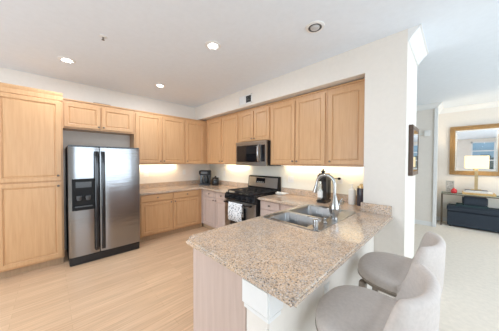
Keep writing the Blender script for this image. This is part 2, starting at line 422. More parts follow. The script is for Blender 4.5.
upper('x', -1.884, -.862, ZU, 2.44, [(-1.862, -1.385, -1.41), (-1.362, -.885, -1.335)], 'maple wall cabinet with two tall doors just right of the refrigerator', G1)
upper('x', -.860, -.002, ZU, 2.44, [(-.845, -.385, -.815)], 'maple wall cabinet with one door in the corner, facing away from the refrigerator wall', G1)
upper('y', UF + .02, .948, ZU, 2.44, [(.43, .925, .90)], 'maple wall cabinet with one door on the range wall, nearest the corner', G2, 2.49)
upper('y', .950, 1.548, ZU, 2.44, [(.972, 1.49, 1.0)], 'maple wall cabinet with one door immediately left of the microwave', G2, 2.49)
upper('y', 1.55, 2.335, 1.858, 2.44, [(1.575, 1.93, 1.905), (1.95, 2.315, 1.975)], 'short maple wall cabinet above the microwave', G2, 2.49)
upper('y', 2.337, 3.335, ZU, 2.44, [(2.365, 2.828, 2.80), (2.85, 3.312, 2.877)], 'maple wall cabinet with two tall doors immediately right of the microwave', G2, 2.49)
upper('y', 3.337, RX - .002, ZU, 2.44, [(3.36, 3.80, 3.39)], 'maple wall cabinet with one door at the wall column end of the range wall', G2, 2.49)
# base cabinets
BF = .61 - .02
c = thing('base_cabinet', (.3, -1.24, 0), 'maple base cabinet with two drawers over two doors beside the refrigerator', 'cabinet', G3)
MB().box((.002, -1.88, .10), (BF, -.612, .873), .002).build('carcass', WOOD, c)
MB().box((.002, -1.88, 0), (.54, -.56, .0995)).build('toe_kick', TOE, c)
front(c, 'drawer', ('x', BF), -1.865, -1.285, .742, .862, (-1.575, .803)); front(c, 'drawer', ('x', BF), -1.262, -.68, .742, .862, (-.97, .803))
front(c, 'door', ('x', BF), -1.865, -1.285, .125, .722, (-1.315, .685)); front(c, 'door', ('x', BF), -1.262, -.68, .125, .722, (-1.232, .685))
c = thing('base_cabinet', (.8, -.3, 0), 'pale corner base cabinet with two small drawers and two narrow doors left of the range', 'cabinet', G3)
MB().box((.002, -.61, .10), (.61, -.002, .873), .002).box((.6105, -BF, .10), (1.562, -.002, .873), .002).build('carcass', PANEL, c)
MB().box((.545, -.54, 0), (1.562, -.002, .0995)).build('toe_kick', TOE, c)
for a0, a1, k in ((.70, 1.105, 1.07), (1.125, 1.545, 1.16)):
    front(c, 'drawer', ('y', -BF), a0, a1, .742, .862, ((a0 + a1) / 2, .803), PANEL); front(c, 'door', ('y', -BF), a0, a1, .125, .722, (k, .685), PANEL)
c = thing('base_cabinet', (2.75, -.3, 0), 'pale base cabinet with stacked drawers between the range and the sink', 'cabinet', G3)
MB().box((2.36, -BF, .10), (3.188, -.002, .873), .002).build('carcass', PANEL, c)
MB().box((2.36, -.54, 0), (3.188, -.002, .0995)).build('toe_kick', TOE, c)
for a0, a1 in ((2.375, 2.76), (2.78, 3.165)):
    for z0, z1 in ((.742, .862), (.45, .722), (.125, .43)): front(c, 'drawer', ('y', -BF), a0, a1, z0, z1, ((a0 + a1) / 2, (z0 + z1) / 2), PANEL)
c = thing('base_cabinet', (3.5, -1.3, 0), 'sink base cabinet of the peninsula with pale end panel', 'cabinet', G3)
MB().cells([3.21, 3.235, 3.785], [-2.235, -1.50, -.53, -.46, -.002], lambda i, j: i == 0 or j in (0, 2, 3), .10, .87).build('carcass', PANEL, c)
MB().box((3.29, -2.235, 0), (3.785, -.55, .0995)).build('toe_kick', TOE, c)
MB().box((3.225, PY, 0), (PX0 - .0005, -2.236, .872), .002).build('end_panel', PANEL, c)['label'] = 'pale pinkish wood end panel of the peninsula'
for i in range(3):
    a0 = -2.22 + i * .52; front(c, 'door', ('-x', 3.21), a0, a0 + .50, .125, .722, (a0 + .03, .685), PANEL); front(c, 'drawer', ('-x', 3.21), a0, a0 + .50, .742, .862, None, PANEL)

# ------------------------------------------------------------------ countertops
CT0, CT1 = .875, .915
t = thing('countertop', (.325, -.9, CT0), 'L-shaped granite countertop running from the refrigerator round the corner to the range', 'countertop', 'granite countertops')
MB().cells([.001, .65, 1.568], [-1.90, -.65, -.001], lambda i, j: i == 0 or j == 1, CT0, CT1, .010, [(.65, -1.90, .02)]).build('slab', GRAN, t)
MB().box((.001, -1.90, CT1 + .0005), (.021, -.001, 1.02), .003).box((.0215, -.021, CT1 + .0005), (1.568, -.001, 1.02), .003).build('backsplash', GRAN, t)
t = thing('countertop', (3.6, -1.5, CT0), 'speckled granite peninsula countertop with sink cutout and breakfast bar', 'countertop', 'granite countertops')
CXA, CXB, CYP = 3.135, 4.12, -2.314
sx0, sx1, sy0, sy1 = 3.205, 3.785, -1.455, -.565
xs = [2.357, CXA, sx0, sx1, RX, CXB]; ys = [CYP, sy0, -.65, sy1, SF - .001, -.001]
def keep(i, j):
    if i == 0: return j >= 2
    if i == 2: return j not in (1, 2)
    if i == 4: return j <= 3
    return True
MB().cells(xs, ys, keep, CT0, CT1, .011, [(CXA, CYP, .058), (CXB, CYP, .012)]).build('slab', GRAN, t)
MB().box((2.357, -.021, CT1 + .0005), (RX - .0215, -.001, 1.02), .003).box((RX - .021, SF - .022, CT1 + .0005), (RX - .001, -.001, 1.02), .003).box((RX - .0005, SF - .022, CT1 + .0005), (CXB - .01, SF - .001, 1.02), .003).build('backsplash', GRAN, t)

# ------------------------------------------------------------------ refrigerator
FX, FY0, FY1, FZ = .836, -2.85, -1.945, 1.712
t = thing('refrigerator', (.44, -2.4, 0), 'stainless side-by-side refrigerator with ice dispenser beside the tall pantry', 'refrigerator')
MB().box((.05, FY0 + .005, .012), (FX - .075, FY1 - .005, FZ - .02), .004).build('body', BLACKM, t)
def bowed(y0, y1, z0, z1, bow=.012):
    mb = MB(); n = 9; L = []
    xb = FX - .07
    pts = [(xb, y0)] + [(FX - bow * (2 * i / (n - 1) - 1) ** 4 - .001, y0 + .001 + (y1 - y0 - .002) * i / (n - 1)) for i in range(n)] + [(xb, y1)]
    mb.rings([[(x, y, z0) for x, y in pts], [(x, y, z1) for x, y in pts]]); return mb
GAP = -2.494
dz0, dz1 = .125, FZ - .022
fd = bowed(FY0, GAP - .004, dz0, dz1).build('freezer_door', STEEL, t, True, 30)
rd = bowed(GAP + .004, FY1, dz0, dz1).build('fridge_door', STEEL, t, True, 30)
for d, y in ((fd, GAP - .038), (rd, GAP + .038)):
    mb = MB(); pts = [(FX - .012, y, .165), (FX + .020, y, .17), (FX + .034, y, .21), (FX + .036, y, .40), (FX + .036, y, 1.4), (FX + .034, y, 1.59), (FX + .020, y, 1.63), (FX - .012, y, 1.635)]
    L = [[(px + a, y + b, pz) for a, b in ((-.016, -.023), (.004, -.023), (.012, -.014), (.012, .014), (.004, .023), (-.016, .023))] for px, _, pz in pts]
    mb.rings(L).build('handle', BLACK, d, True, 30)
# dispenser on freezer door
q0, q1 = -2.812, -2.556
dp = MB().box((FX - .02, q0, .785), (FX + .012, q0 + .022, 1.235), .004).box((FX - .02, q1 - .022, .785), (FX + .012, q1, 1.235), .004).box((FX - .02, q0 + .021, 1.07), (FX + .016, q1 - .021, 1.235), .005).box((FX - .02, q0 + .021, .785), (FX + .012, q1 - .021, .83), .004).box((FX - .02, q0 + .02, .82), (FX + .0005, q1 - .02, 1.08)).build('ice_dispenser', BLACKM, fd)
MB().box((FX + .0165, q0 + .04, 1.11), (FX + .018, q1 - .04, 1.19)).build('control_strip', mat('control_strip', (.06, .065, .07), .3), fd)
for yy in (-2.735, -2.635):
    MB().lathe([(.022, 0), (.030, .03), (.030, .06)], (FX + .001, yy, .93), (.25, 0, 1)).build('dispenser_paddle', DGREY, fd, True)
MB().box((FX + .0005, q0 + .03, .831), (FX + .026, q1 - .03, .846), .003).build('drip_tray', DGREY, fd)
MB().box((FX - .075, FY0 + .006, .0), (FX - .018, FY1 - .006, .118), .008).build('kick_grille', BLACK, t)
MB().box((.08, FY0 + .003, FZ - .0195), (FX - .003, FY1 - .003, FZ), .006).build('top_trim', BLACK, t)
MB().box((FX - .006, -2.06, 1.585), (FX + .0005, -1.99, 1.60)).build('badge', GREY, rd)
k = MB().box((.46, FY1 + .0005 - .005, 1.09), (.56, FY1 + .02, 1.13), .004).lathe([(.012, 0), (.018, .02), (.008, .035)], (.55, FY1 + .018, 1.115), (0, 1, 0)).build('magnet_clip', BLACK); tag(origin(k, (.5, FY1, 1.1)), 'small black clip sticking out from the refrigerator side over the counter', 'clip')

# ------------------------------------------------------------------ range
RX0, RX1, RF = 1.575, 2.348, -.715
t = thing('gas_range', ((RX0 + RX1) / 2, -.35, 0), 'black and stainless gas range with patterned towel on its oven door', 'range')
MB().box((RX0, RF + .045, .0), (RX1, -.025, .885), .003).build('body', BLACKM, t)
MB().box((RX0 - .001, RF + .02, .886), (RX1 + .001, -.09, .925), .008).build('cooktop', BLACK, t)
cp = MB(); cp.rings([[(x, y, z) for y, z in ((RF + .046, .80), (RF + .012, .80), (RF - .004, .83), (RF + .012, .905), (RF + .046, .905))] for x in (RX0, RX1)]); cp = cp.build('control_panel', BLACK, t)
for i in range(5):
    MB().lathe([(.024, 0), (.024, .008), (.019, .012), (.018, .032), (.012, .035)], (RX0 + .11 + i * (RX1 - RX0 - .22) / 4, RF - .002, .86), (0, -1, .2), 18).build('knob', BLACKM, cp, True)
od = MB().box((RX0 + .004, RF - .002, .245), (RX1 - .004, RF + .044, .795), .006).build('oven_door', STEELB, t)
MB().box((RX0 + .17, RF - .006, .36), (RX1 - .20, RF - .0015, .70), .002).build('oven_window', BGLASS, od)
hd = MB(); hd.tube([(RX0 + .05, RF - .05, .762), (RX1 - .05, RF - .05, .762)], .0125)
for x in (RX0 + .07, RX1 - .07): hd.box((x - .014, RF - .052, .750), (x + .014, RF + .0, .774), .004)
hd.build('handle', BLACK, od, True)
MB().box((RX0 + .004, RF + .0, .075), (RX1 - .004, RF + .044, .235), .006).build('drawer', STEELB, t)
bg = MB(); bg.rings([[(x, y, z) for y, z in ((-.026, .886), (-.115, .926), (-.112, .98), (-.085, 1.195), (-.07, 1.21), (-.026, 1.21))] for x in (RX0, RX1)]); bg = bg.build('backguard', BLACKM, t)
def onback(x0, x1, z0, z1, d, name, m, par):
    f = lambda z: -.112 + (z - .98) * (.027 / .215)
    mb = MB(); mb.rings([[(x, f(z) - e, z) for z, e in ((z0, 0), (z0, d), (z1, d), (z1, 0))] for x in (x0, x1)]); return mb.build(name, m, par)
bp = onback(RX0 + .018, RX1 - .018, 1.0, 1.185, .004, 'backguard_panel', STEELB, bg)
onback(1.80, 2.03, 1.075, 1.17, .007, 'display', BGLASS, bg)
for i in range(4): onback(1.825 + .05 * i, 1.86 + .05 * i, 1.085, 1.10, .0095, 'button', GREY, bg)
for bx_, by_ in ((1.76, -.56), (1.76, -.24), (2.16, -.56), (2.16, -.24), (1.96, -.40)):
    MB().lathe([(.055, .926), (.055, .934), (.038, .936), (.038, .946), (.034, .950), (.004, .951)], (bx_, by_, 0)).build('burner', IRON, t, True)
for x0 in (RX0 + .035, RX0 + .277, RX0 + .519):
    g = MB(); x1 = x0 + .218
    for yy in (-.66, -.12): g.box((x0, yy - .006, .953), (x1, yy + .006, .969), .002)
    for xx in (x0 + .006, x1 - .006): g.box((xx - .006, -.666, .953), (xx + .006, -.114, .969), .002)
    for yy in (-.56, -.40, -.24): g.box((x0, yy - .005, .955), (x1, yy + .005, .970), .002)
    g.box(((x0 + x1) / 2 - .005, -.666, .955), ((x0 + x1) / 2 + .005, -.114, .970), .002)
    for xx in (x0 + .006, x1 - .006):
        for yy in (-.66, -.12): g.box((xx - .007, yy - .007, .9255), (xx + .007, yy + .007, .955))
    g.build('grate', IRON, t)
# towel over the oven handle
mb = MB(); hy = RF - .05
prof = [(hy - .0155 - .004, .47), (hy - .018, .60), (hy - .0165, .74), (hy - .0155, .762), (hy - .011, .774), (hy, .7785), (hy + .011, .774), (hy + .0155, .762), (hy + .016, .70), (hy + .017, .56)]
nx = 24; g = []
for j in range(nx + 1):
    x = 1.765 + .355 * j / nx
    g.append([Vector((x + .006 * math.sin(z * 17), y - (.004 + .004 * math.sin(j * .9)) * max(0, .74 - z) * 3 * (1 if y < hy else -.3), z)) for y, z in prof])
V = [[mb.bm.verts.new(p) for p in row] for row in g]
for j in range(nx):
    for i in range(len(prof) - 1): mb.bm.faces.new((V[j][i], V[j + 1][i], V[j + 1][i + 1], V[j][i + 1]))
tw = mb.build('dish_towel', TOWEL, None, True, 80); sm = tw.modifiers.new('thickness', 'SOLIDIFY'); sm.thickness = .003; sm.offset = 0
tag(origin(tw, (1.88, hy, .47)), 'white dish towel with dark floral pattern hanging on the oven door handle', 'towel')

# ------------------------------------------------------------------ microwave
MX0, MX1, MF, MZ0, MZ1 = 1.552, 2.333, -.42, 1.415, 1.855
t = thing('microwave_oven', (1.95, -.2, MZ0), 'stainless over-the-range microwave with black window mounted under the short cabinet', 'microwave')
MB().box((MX0, MF + .035, MZ0), (MX1, -.003, MZ1), .003).build('body', BLACKM, t)
DX = MX1 - .125
MB().box((MX0, MF, MZ1 - .045), (MX1, MF + .034, MZ1), .004).build('vent_trim', STEELB, t)
dr = MB().box((MX0, MF, MZ0 + .004), (DX - .002, MF + .034, MZ1 - .048), .004).build('door', STEELB, t)
MB().box((MX0 + .03, MF - .003, MZ0 + .065), (DX - .065, MF - .0005, MZ1 - .068), .001).build('door_window', BGLASS, dr)
hh = MB().tube([(DX - .038, MF + .0, MZ1 - .075), (DX - .038, MF - .035, MZ1 - .10), (DX - .038, MF - .047, (MZ0 + MZ1) / 2 + .02), (DX - .038, MF - .035, MZ0 + .10), (DX - .038, MF, MZ0 + .07)], .017).build('handle', CHROME, dr, True)
cpn = MB().box((DX, MF, MZ0 + .004), (MX1, MF + .034, MZ1 - .048), .004).build('control_panel', STEELB, t)
MB().box((DX + .008, MF - .002, MZ0 + .075), (MX1 - .03, MF - .0003, MZ1 - .075)).build('keypad', BGLASS, cpn)

# ------------------------------------------------------------------ sink, faucet and things around it
t = thing('kitchen_sink', (3.48, -1.0, .70), 'double-bowl stainless drop-in sink set in the granite peninsula', 'sink')
RZ = CT1 + .0055
ox = [3.185, 3.235, 3.675, 3.805]; oy = [-1.48, -1.435, -1.115, -1.065, -.605, -.55]
MB().cells(ox, oy, lambda i, j: not (i == 1 and j in (1, 3)), CT1 + .0006, RZ, .002, [(ox[a], oy[b], .03) for a in (0, 3) for b in (0, 5)]).build('rim', SINKM, t, True, 30)
def rrect(x0, x1, y0, y1, r, z, n=5):
    P = []
    for cx, cy, a0 in ((x1 - r, y1 - r, 0), (x0 + r, y1 - r, PI / 2), (x0 + r, y0 + r, PI), (x1 - r, y0 + r, 3 * PI / 2)):
        for i in range(n + 1):
            a = a0 + PI / 2 * i / n; P.append((cx + r * math.cos(a), cy + r * math.sin(a), z))
    return P
for y0, y1 in ((oy[1], oy[2]), (oy[3], oy[4])):
    x0, x1 = ox[1], ox[2]; mb = MB()
    L = [rrect(x0 - .002, x1 + .002, y0 - .002, y1 + .002, .003, RZ - .001), rrect(x0 + .004, x1 - .004, y0 + .004, y1 - .004, .03, RZ - .008), rrect(x0 + .010, x1 - .010, y0 + .010, y1 - .010, .05, .80),
         rrect(x0 + .02, x1 - .02, y0 + .02, y1 - .02, .055, .745), rrect(x0 + .06, x1 - .06, y0 + .06, y1 - .06, .05, .728), rrect((x0 + x1) / 2 - .05, (x0 + x1) / 2 + .05, (y0 + y1) / 2 - .05, (y0 + y1) / 2 + .05, .045, .724)]
    b = mb.rings(L, cap0=False).build('bowl', SINKM, t, True, 60)
    sd = b.modifiers.new('sheet', 'SOLIDIFY'); sd.thickness = .0015; sd.offset = 1
    MB().lathe([(.042, .7255), (.042, .729), (.03, .728), (.028, .7265)], ((x0 + x1) / 2, (y0 + y1) / 2, 0)).build('drain', CHROME, b, True)
fx, fy = 3.742, -1.02
t = thing('faucet', (fx, fy, RZ), 'tall brushed nickel gooseneck faucet standing on the sink ledge', 'faucet')
mb = MB().lathe([(.034, RZ + .0003), (.034, RZ + .008), (.031, RZ + .02), (.038, RZ + .05), (.050, RZ + .09), (.048, RZ + .12), (.034, RZ + .17), (.024, RZ + .21), (.0155, RZ + .24)], (fx, fy, 0)); mb.build('base', CHROME, t, True)
arc = [(fx, fy, RZ + .20), (fx, fy, RZ + .32)] + [(fx - .093 + .093 * math.cos(a), fy, RZ + .340 + .093 * math.sin(a)) for a in [PI * i / 12 for i in range(0, 12)]]
MB().tube(arc, .0155).build('spout', CHROME, t, True)
e = Vector(arc[-1]); e2 = e + Vector((-.008, 0, -.045)); e3 = e2 + Vector((-.018, 0, -.075))
MB().tube([e, e2, e2 + (e3 - e2) * .3, e3], [.0155, .017, .021, .024]).build('spray_head', CHROME, t, True)
MB().tube([(fx + .01, fy + .035, RZ + .115), (fx + .014, fy + .05, RZ + .125), (fx + .03, fy + .06, RZ + .165), (fx + .05, fy + .065, RZ + .20)], [.014, .014, .011, .008]).build('handle', CHROME, t, True)
k = MB().lathe([(.021, RZ + .0003), (.021, RZ + .06), (.019, RZ + .072), (.006, RZ + .074)], (3.742, -1.405, 0)).build('air_gap_cap', CHROME, None, True); tag(origin(k, (3.742, -1.405, RZ)), 'short chrome cylinder cap on the near corner of the sink ledge', 'air gap')
k = MB().lathe([(.016, RZ + .0003), (.016, RZ + .012), (.009, RZ + .02), (.009, RZ + .04), (.013, RZ + .044), (.012, RZ + .055), (.003, RZ + .058)], (3.742, -1.225, 0)).build('soap_pump', CHROME, None, True); tag(origin(k, (3.742, -1.225, RZ)), 'small chrome soap pump between the faucet and the short chrome cap', 'soap dispenser')
# soda maker
t = thing('soda_maker', (3.29, -.25, CT1), 'black countertop soda maker with clear bottle behind the faucet', 'soda maker')
bx0, by0 = 3.275, -.27
MB().box((bx0 - .07, by0 - .09, CT1 + .0005), (bx0 + .07, by0 + .12, CT1 + .045), .014, 3).build('base', BLACK, t, True)
MB().box((bx0 - .055, by0 + .03, CT1 + .044), (bx0 + .06, by0 + .12, 1.30), .018, 3).box((bx0 + .01, by0 - .06, CT1 + .044), (bx0 + .06, by0 + .035, 1.27), .012, 3).build('column', BLACK, t, True)
MB().box((bx0 - .062, by0 - .085, 1.215), (bx0 + .066, by0 + .12, 1.325), .022, 3).build('head', BLACK, t, True)
MB().lathe([(.022, 1.324), (.022, 1.345), (.03, 1.35), (.03, 1.362), (.012, 1.366), (.010, 1.385), (.004, 1.388)], (bx0, by0 - .02, 0)).build('button', BLACKM, t, True)
MB().lathe([(.036, CT1 + .0465), (.039, CT1 + .06), (.039, CT1 + .17), (.034, CT1 + .20), (.018, CT1 + .25), (.015, 1.215)], (bx0 - .025, by0 - .045, 0)).build('bottle', BOTTLE, t, True)
MB().lathe([(.0395, CT1 + .075), (.0398, CT1 + .08), (.0398, CT1 + .16), (.0395, CT1 + .165)], (bx0 - .025, by0 - .045, 0)).build('bottle_label', PAPER, t, True)
# dispensers at the column
t = thing('soap_bottle', (3.60, -.10, CT1), 'white pump bottle on the counter against the wall column', 'bottle')
MB().lathe([(.042, CT1 + .0005), (.045, CT1 + .01), (.045, CT1 + .19), (.03, CT1 + .21), (.015, CT1 + .22)], (3.60, -.11, 0)).build('body', WHITEP, t, True)
MB().lathe([(.014, CT1 + .2205), (.014, CT1 + .235), (.006, CT1 + .238), (.006, CT1 + .26), (.016, CT1 + .262), (.014, CT1 + .272)], (3.60, -.11, 0)).tube([(3.60, -.11, CT1 + .266), (3.565, -.13, CT1 + .266)], .006).build('pump', WHITEP, t, True)
DUSK = mat('dark_plum_glass', (.05, .045, .06), .12)
t = thing('tumbler', (3.70, -.13, CT1), 'dark bottle with brass cap in the corner by the wall column', 'bottle')
MB().lathe([(.045, CT1 + .0005), (.05, CT1 + .01), (.05, CT1 + .215), (.045, CT1 + .23)], (3.715, -.12, 0)).build('body', DUSK, t, True)
MB().lathe([(.046, CT1 + .2305), (.046, CT1 + .252), (.02, CT1 + .262), (.018, CT1 + .285), (.004, CT1 + .288)], (3.715, -.12, 0)).build('cap', BRASS, t, True)
k = MB().lathe([(.035, CT1 + .0005), (.04, CT1 + .012), (.042, CT1 + .05), (.038, CT1 + .052), (.034, CT1 + .015)], (3.50, -.22, 0)).build('glass_votive', BOTTLE, None, True); tag(origin(k, (3.50, -.22, CT1)), 'small clear glass votive right of the soda maker', 'glass')
mb = MB(); mb.rings([[(2.45 + r * 1.5 * math.cos(a), -.17 + r * math.sin(a), z) for a in [2 * PI * i / 24 for i in range(24)]] for r, z in ((.045, CT1 + .0005), (.065, CT1 + .012), (.07, CT1 + .024), (.066, CT1 + .024), (.05, CT1 + .012))])
mb.tube([(2.36 + .02, -.17, CT1 + .03), (2.44, -.17, CT1 + .033), (2.60, -.15, CT1 + .035)], [.016, .012, .008]); k = mb.build('spoon_rest', WHITEP, None, True); tag(origin(k, (2.45, -.17, CT1)), 'white spoon rest on the counter just right of the range', 'spoon rest')
# corner appliances
t = thing('coffee_maker', (.30, -.34, CT1), 'large black coffee maker in the counter corner', 'coffee maker')
a0, b0 = .30, -.33
rot = Matrix.Translation((a0, b0, 0)) @ Matrix.Rotation(math.radians(45), 4, 'Z')
def rb(parts, name, m, par, smooth=False):
    mb = MB()
    for a, b, bev in parts: mb.box(a, b, bev)
    bmesh.ops.transform(mb.bm, matrix=rot, verts=mb.bm.verts[:]); return mb.build(name, m, par, smooth)
rb([((-.13, -.12, CT1 + .0005), (.13, .10, CT1 + .045), .012)], 'base', BLACK, t)
rb([((-.13, .0, CT1 + .044), (.13, .10, 1.25), .012)], 'tower', BLACK, t)
rb([((-.13, -.11, 1.165), (.13, .10, 1.275), .016)], 'brew_head', BLACKM, t)
rb([((-.075, -.114, 1.19), (.075, -.109, 1.245), .002)], 'control_panel', DGREY, t)
mb = MB().lathe([(.06, CT1 + .0455), (.078, CT1 + .07), (.08, CT1 + .13), (.055, CT1 + .20), (.05, CT1 + .235)], (0, -.045, 0)); bmesh.ops.transform(mb.bm, matrix=rot, verts=mb.bm.verts[:]); mb.build('carafe', mat('smoked_glass', (.02, .03, .04), .1), t, True)
mb = MB().tube([(.0, -.12, CT1 + .19), (.0, -.155, CT1 + .17), (.0, -.155, CT1 + .10), (.0, -.125, CT1 + .08)], .009); bmesh.ops.transform(mb.bm, matrix=rot, verts=mb.bm.verts[:]); mb.build('carafe_handle', DGREY, t, True)
t = thing('canister', (.50, -.19, CT1), 'small black canister beside the large coffee maker', 'canister')
MB().lathe([(.075, CT1 + .0005), (.08, CT1 + .012), (.08, CT1 + .16), (.076, CT1 + .165)], (.53, -.19, 0)).build('body', BLACK, t, True)
MB().lathe([(.081, CT1 + .1655), (.081, CT1 + .185), (.03, CT1 + .195), (.018, CT1 + .2), (.02, CT1 + .22), (.006, CT1 + .225)], (.53, -.19, 0)).build('lid', BLACKM, t, True)
k = MB().box((.03, -2.50, 2.4625), (.28, -2.24, 2.474), .002).box((.04, -2.49, 2.4742), (.27, -2.25, 2.488), .002).build('board', CARD); tag(origin(k, (.15, -2.37, 2.4625)), 'thin brown board lying on top of the short cabinet over the refrigerator', 'board')

# ------------------------------------------------------------------ wall plates
def plate(axis, u, z, label, w=.075, h=.118, kind='outlet', val=0.0, sgn=1):
    nm = 'light_switch' if kind == 'switch' else 'wall_outlet'
    mk = lambda d0, d1, a0, a1, z0, z1, bev: (MB().box((val + sgn * d0, a0, z0), (val + sgn * d1, a1, z1), bev) if axis == 'x' else MB().box((a0, val - d0, z0), (a1, val - d1, z1), bev))
    t = thing(nm, (val, u, z) if axis == 'x' else (u, val, z), label, 'switch' if kind == 'switch' else 'outlet', 'wall plates')
    mk(.0003, .006, u - w / 2, u + w / 2, z - h / 2, z + h / 2, .002).build('plate', WHITEP, t)
    if kind == 'switch':
        n = max(1, round(w / .06))
        for i in range(n):
            c = u + (i - (n - 1) / 2) * .046; mk(.006, .010, c - .016, c + .016, z - .033, z + .033, .002).build('rocker', TRIM, t)
    else:
        for dz in (-.022, .022): mk(.006, .0085, u - .016, u + .016, z + dz - .014, z + dz + .014, .003).build('socket', TRIM, t)
    return t
plate('x', -1.585, 1.221, 'white switch plate on the splash nearest the refrigerator', .10, kind='switch')
plate('x', -.731, 1.234, 'white outlet plate on the splash between the refrigerator and the coffee maker')
plate('y', .64, 1.209, 'white outlet plate on the splash between coffee maker and range')
plate('y', 2.549, 1.184, 'white double switch plate on the splash right of the range', .12, kind='switch')
plate('y', 3.395, 1.221, 'white outlet plate right of the soda maker with a black plug')
plate('x', -1.647, .572, 'white outlet plate low on the peninsula wall under the bar', val=PX1)
k = MB().box((3.375, -.0088, 1.225), (3.415, -.045, 1.26), .008).tube([(3.385, -.04, 1.243), (3.34, -.07, 1.24), (3.312, -.13, 1.225), (3.312, -.149, 1.20)], .006).build('power_plug', BLACK, None, True); tag(origin(k, (3.39, -.009, 1.24)), 'black power plug in the outlet with cord to the soda maker', 'plug')

# ------------------------------------------------------------------ ceiling things, lights
def can(x, y, label, lit=True):
    t = thing('recessed_light', (x, y, ZC), label, 'ceiling light', 'recessed ceiling lights')
    MB().lathe([(.062, -.0045), (.066, -.010), (.088, -.006), (.092, -.0005), (.062, -.0005)], (x, y, ZC)).build('trim_ring', TRIM, t, True)
    if lit:
        MB().lathe([(.0615, -.0004), (.0615, -.004), (.03, -.0055), (.002, -.006)], (x, y, ZC)).build('lens', LAMP, t, True)
        l = bpy.data.lights.new('can_light', 'AREA'); l.shape = 'DISK'; l.size = .12; l.energy = CANW; l.color = NEUT; l.spread = PI
        o = bpy.data.objects.new('can_light', l); COL.objects.link(o); o.location = (x, y, ZC - .009)
    else:
        MB().lathe([(.0615, -.0004), (.0640, -.0115), (.056, -.0125), (.046, -.006), (.046, -.0004)], (x, y, ZC)).build('shadow_ring', DGREY, t, True)
        MB().lathe([(.043, -.0004), (.043, -.013), (.038, -.018), (.028, -.020), (.002, -.018)], (x, y, ZC)).build('eyeball', mat('eyeball_grey', (.55, .55, .55), .4), t, True)
CANW = 13
can(.948, -2.848, 'lit recessed ceiling light nearest the tall pantry')
can(2.593, -1.666, 'lit recessed ceiling light nearest the middle of the ceiling')
can(.902, -1.627, 'lit recessed ceiling light in front of the corner wall cabinets')
can(3.576, -1.13, 'unlit grey eyeball ceiling light near the wall column', False)
can(2.6, -4.2, 'added recessed fill light behind the camera'); can(6.0, -2.2, 'added recessed fill light over the living area'); can(6.2, 1.6, 'added recessed fill light in front of the gilt mirror')  # unseen extra cans, added as soft ambient fill
t = thing('fire_sprinkler', (1.901, -2.601, ZC), 'small fire sprinkler head on the ceiling', 'sprinkler')
MB().lathe([(.036, -.0005), (.036, -.004), (.012, -.010)], (1.901, -2.601, ZC)).build('escutcheon', TRIM, t, True)
MB().lathe([(.010, -.0102), (.008, -.024), (.004, -.034), (.014, -.035), (.014, -.037), (.003, -.038)], (1.901, -2.601, ZC)).build('head', PEWTER, t, True)
# air register on the soffit
t = thing('vent_register', (1.855, SF, 2.625), 'two-way white air register on the soffit above the wall cabinets', 'vent')
vx0, vx1, vz0, vz1 = 1.69, 2.02, 2.545, 2.705
mb = MB()
for a, b in (((vx0, vz0), (vx1, vz0 + .018)), ((vx0, vz1 - .018), (vx1, vz1)), ((vx0, vz0), (vx0 + .018, vz1)), ((vx1 - .018, vz0), (vx1, vz1)), ((1.848, vz0), (1.862, vz1))):
    mb.box((a[0], SF - .0005, a[1]), (b[0], SF - .014, b[1]), .002)
mb.build('frame', TRIM, t)
MB().box((vx0 + .015, SF - .0004, vz0 + .015), (vx1 - .015, SF - .002, vz1 - .015)).build('duct', BLACKM, t)
for n in range(14):
    left = n < 7; x = (vx0 + .03 + (n % 7) * .019) if left else (1.872 + (n - 7) * .019)
    d = -.0085 if left else .0055
    mb = MB(); mb.rings([[(x - d, SF - .003, z), (x - d + .0012, SF - .003, z), (x + d + .0012, SF - .013, z), (x + d, SF - .013, z)] for z in (vz0 + .017, vz1 - .017)]); mb.build('louver', TRIM, t)
# under-cabinet lights
def ucl(p0, p1, axis, label, w):
    t = thing('under_cabinet_light', ((p0[0] + p1[0]) / 2, (p0[1] + p1[1]) / 2, ZU - .02), label, 'light', 'under-cabinet lights')
    MB().box((*p0, ZU - .018), (*p1, ZU - .0005), .003).build('housing', WHITEP, t)
    MB().box((p0[0] + .01, p0[1] + .01, ZU - .021), (p1[0] - .01, p1[1] - .01, ZU - .0182)).build('lens', UCL, t)
    area('under_cabinet_glow', ((p0[0] + p1[0]) / 2, (p0[1] + p1[1]) / 2, ZU - .03), (0, 0, -1) if False else ((-.45, 0, -1) if axis == 'y' else (0, .45, -1)), max(abs(p1[0] - p0[0]), abs(p1[1] - p0[1])), .05, w, WARM)
ucl((.05, -1.78), (.11, -.95), 'y', 'slim light bar under the wall cabinets next to the refrigerator', 3.2)
ucl((.75, -.11), (1.50, -.05), 'x', 'slim light bar under the wall cabinet left of the microwave', 2.0)
ucl((2.45, -.11), (3.75, -.05), 'x', 'slim light bar under the wall cabinets above the sink corner', 2.3)

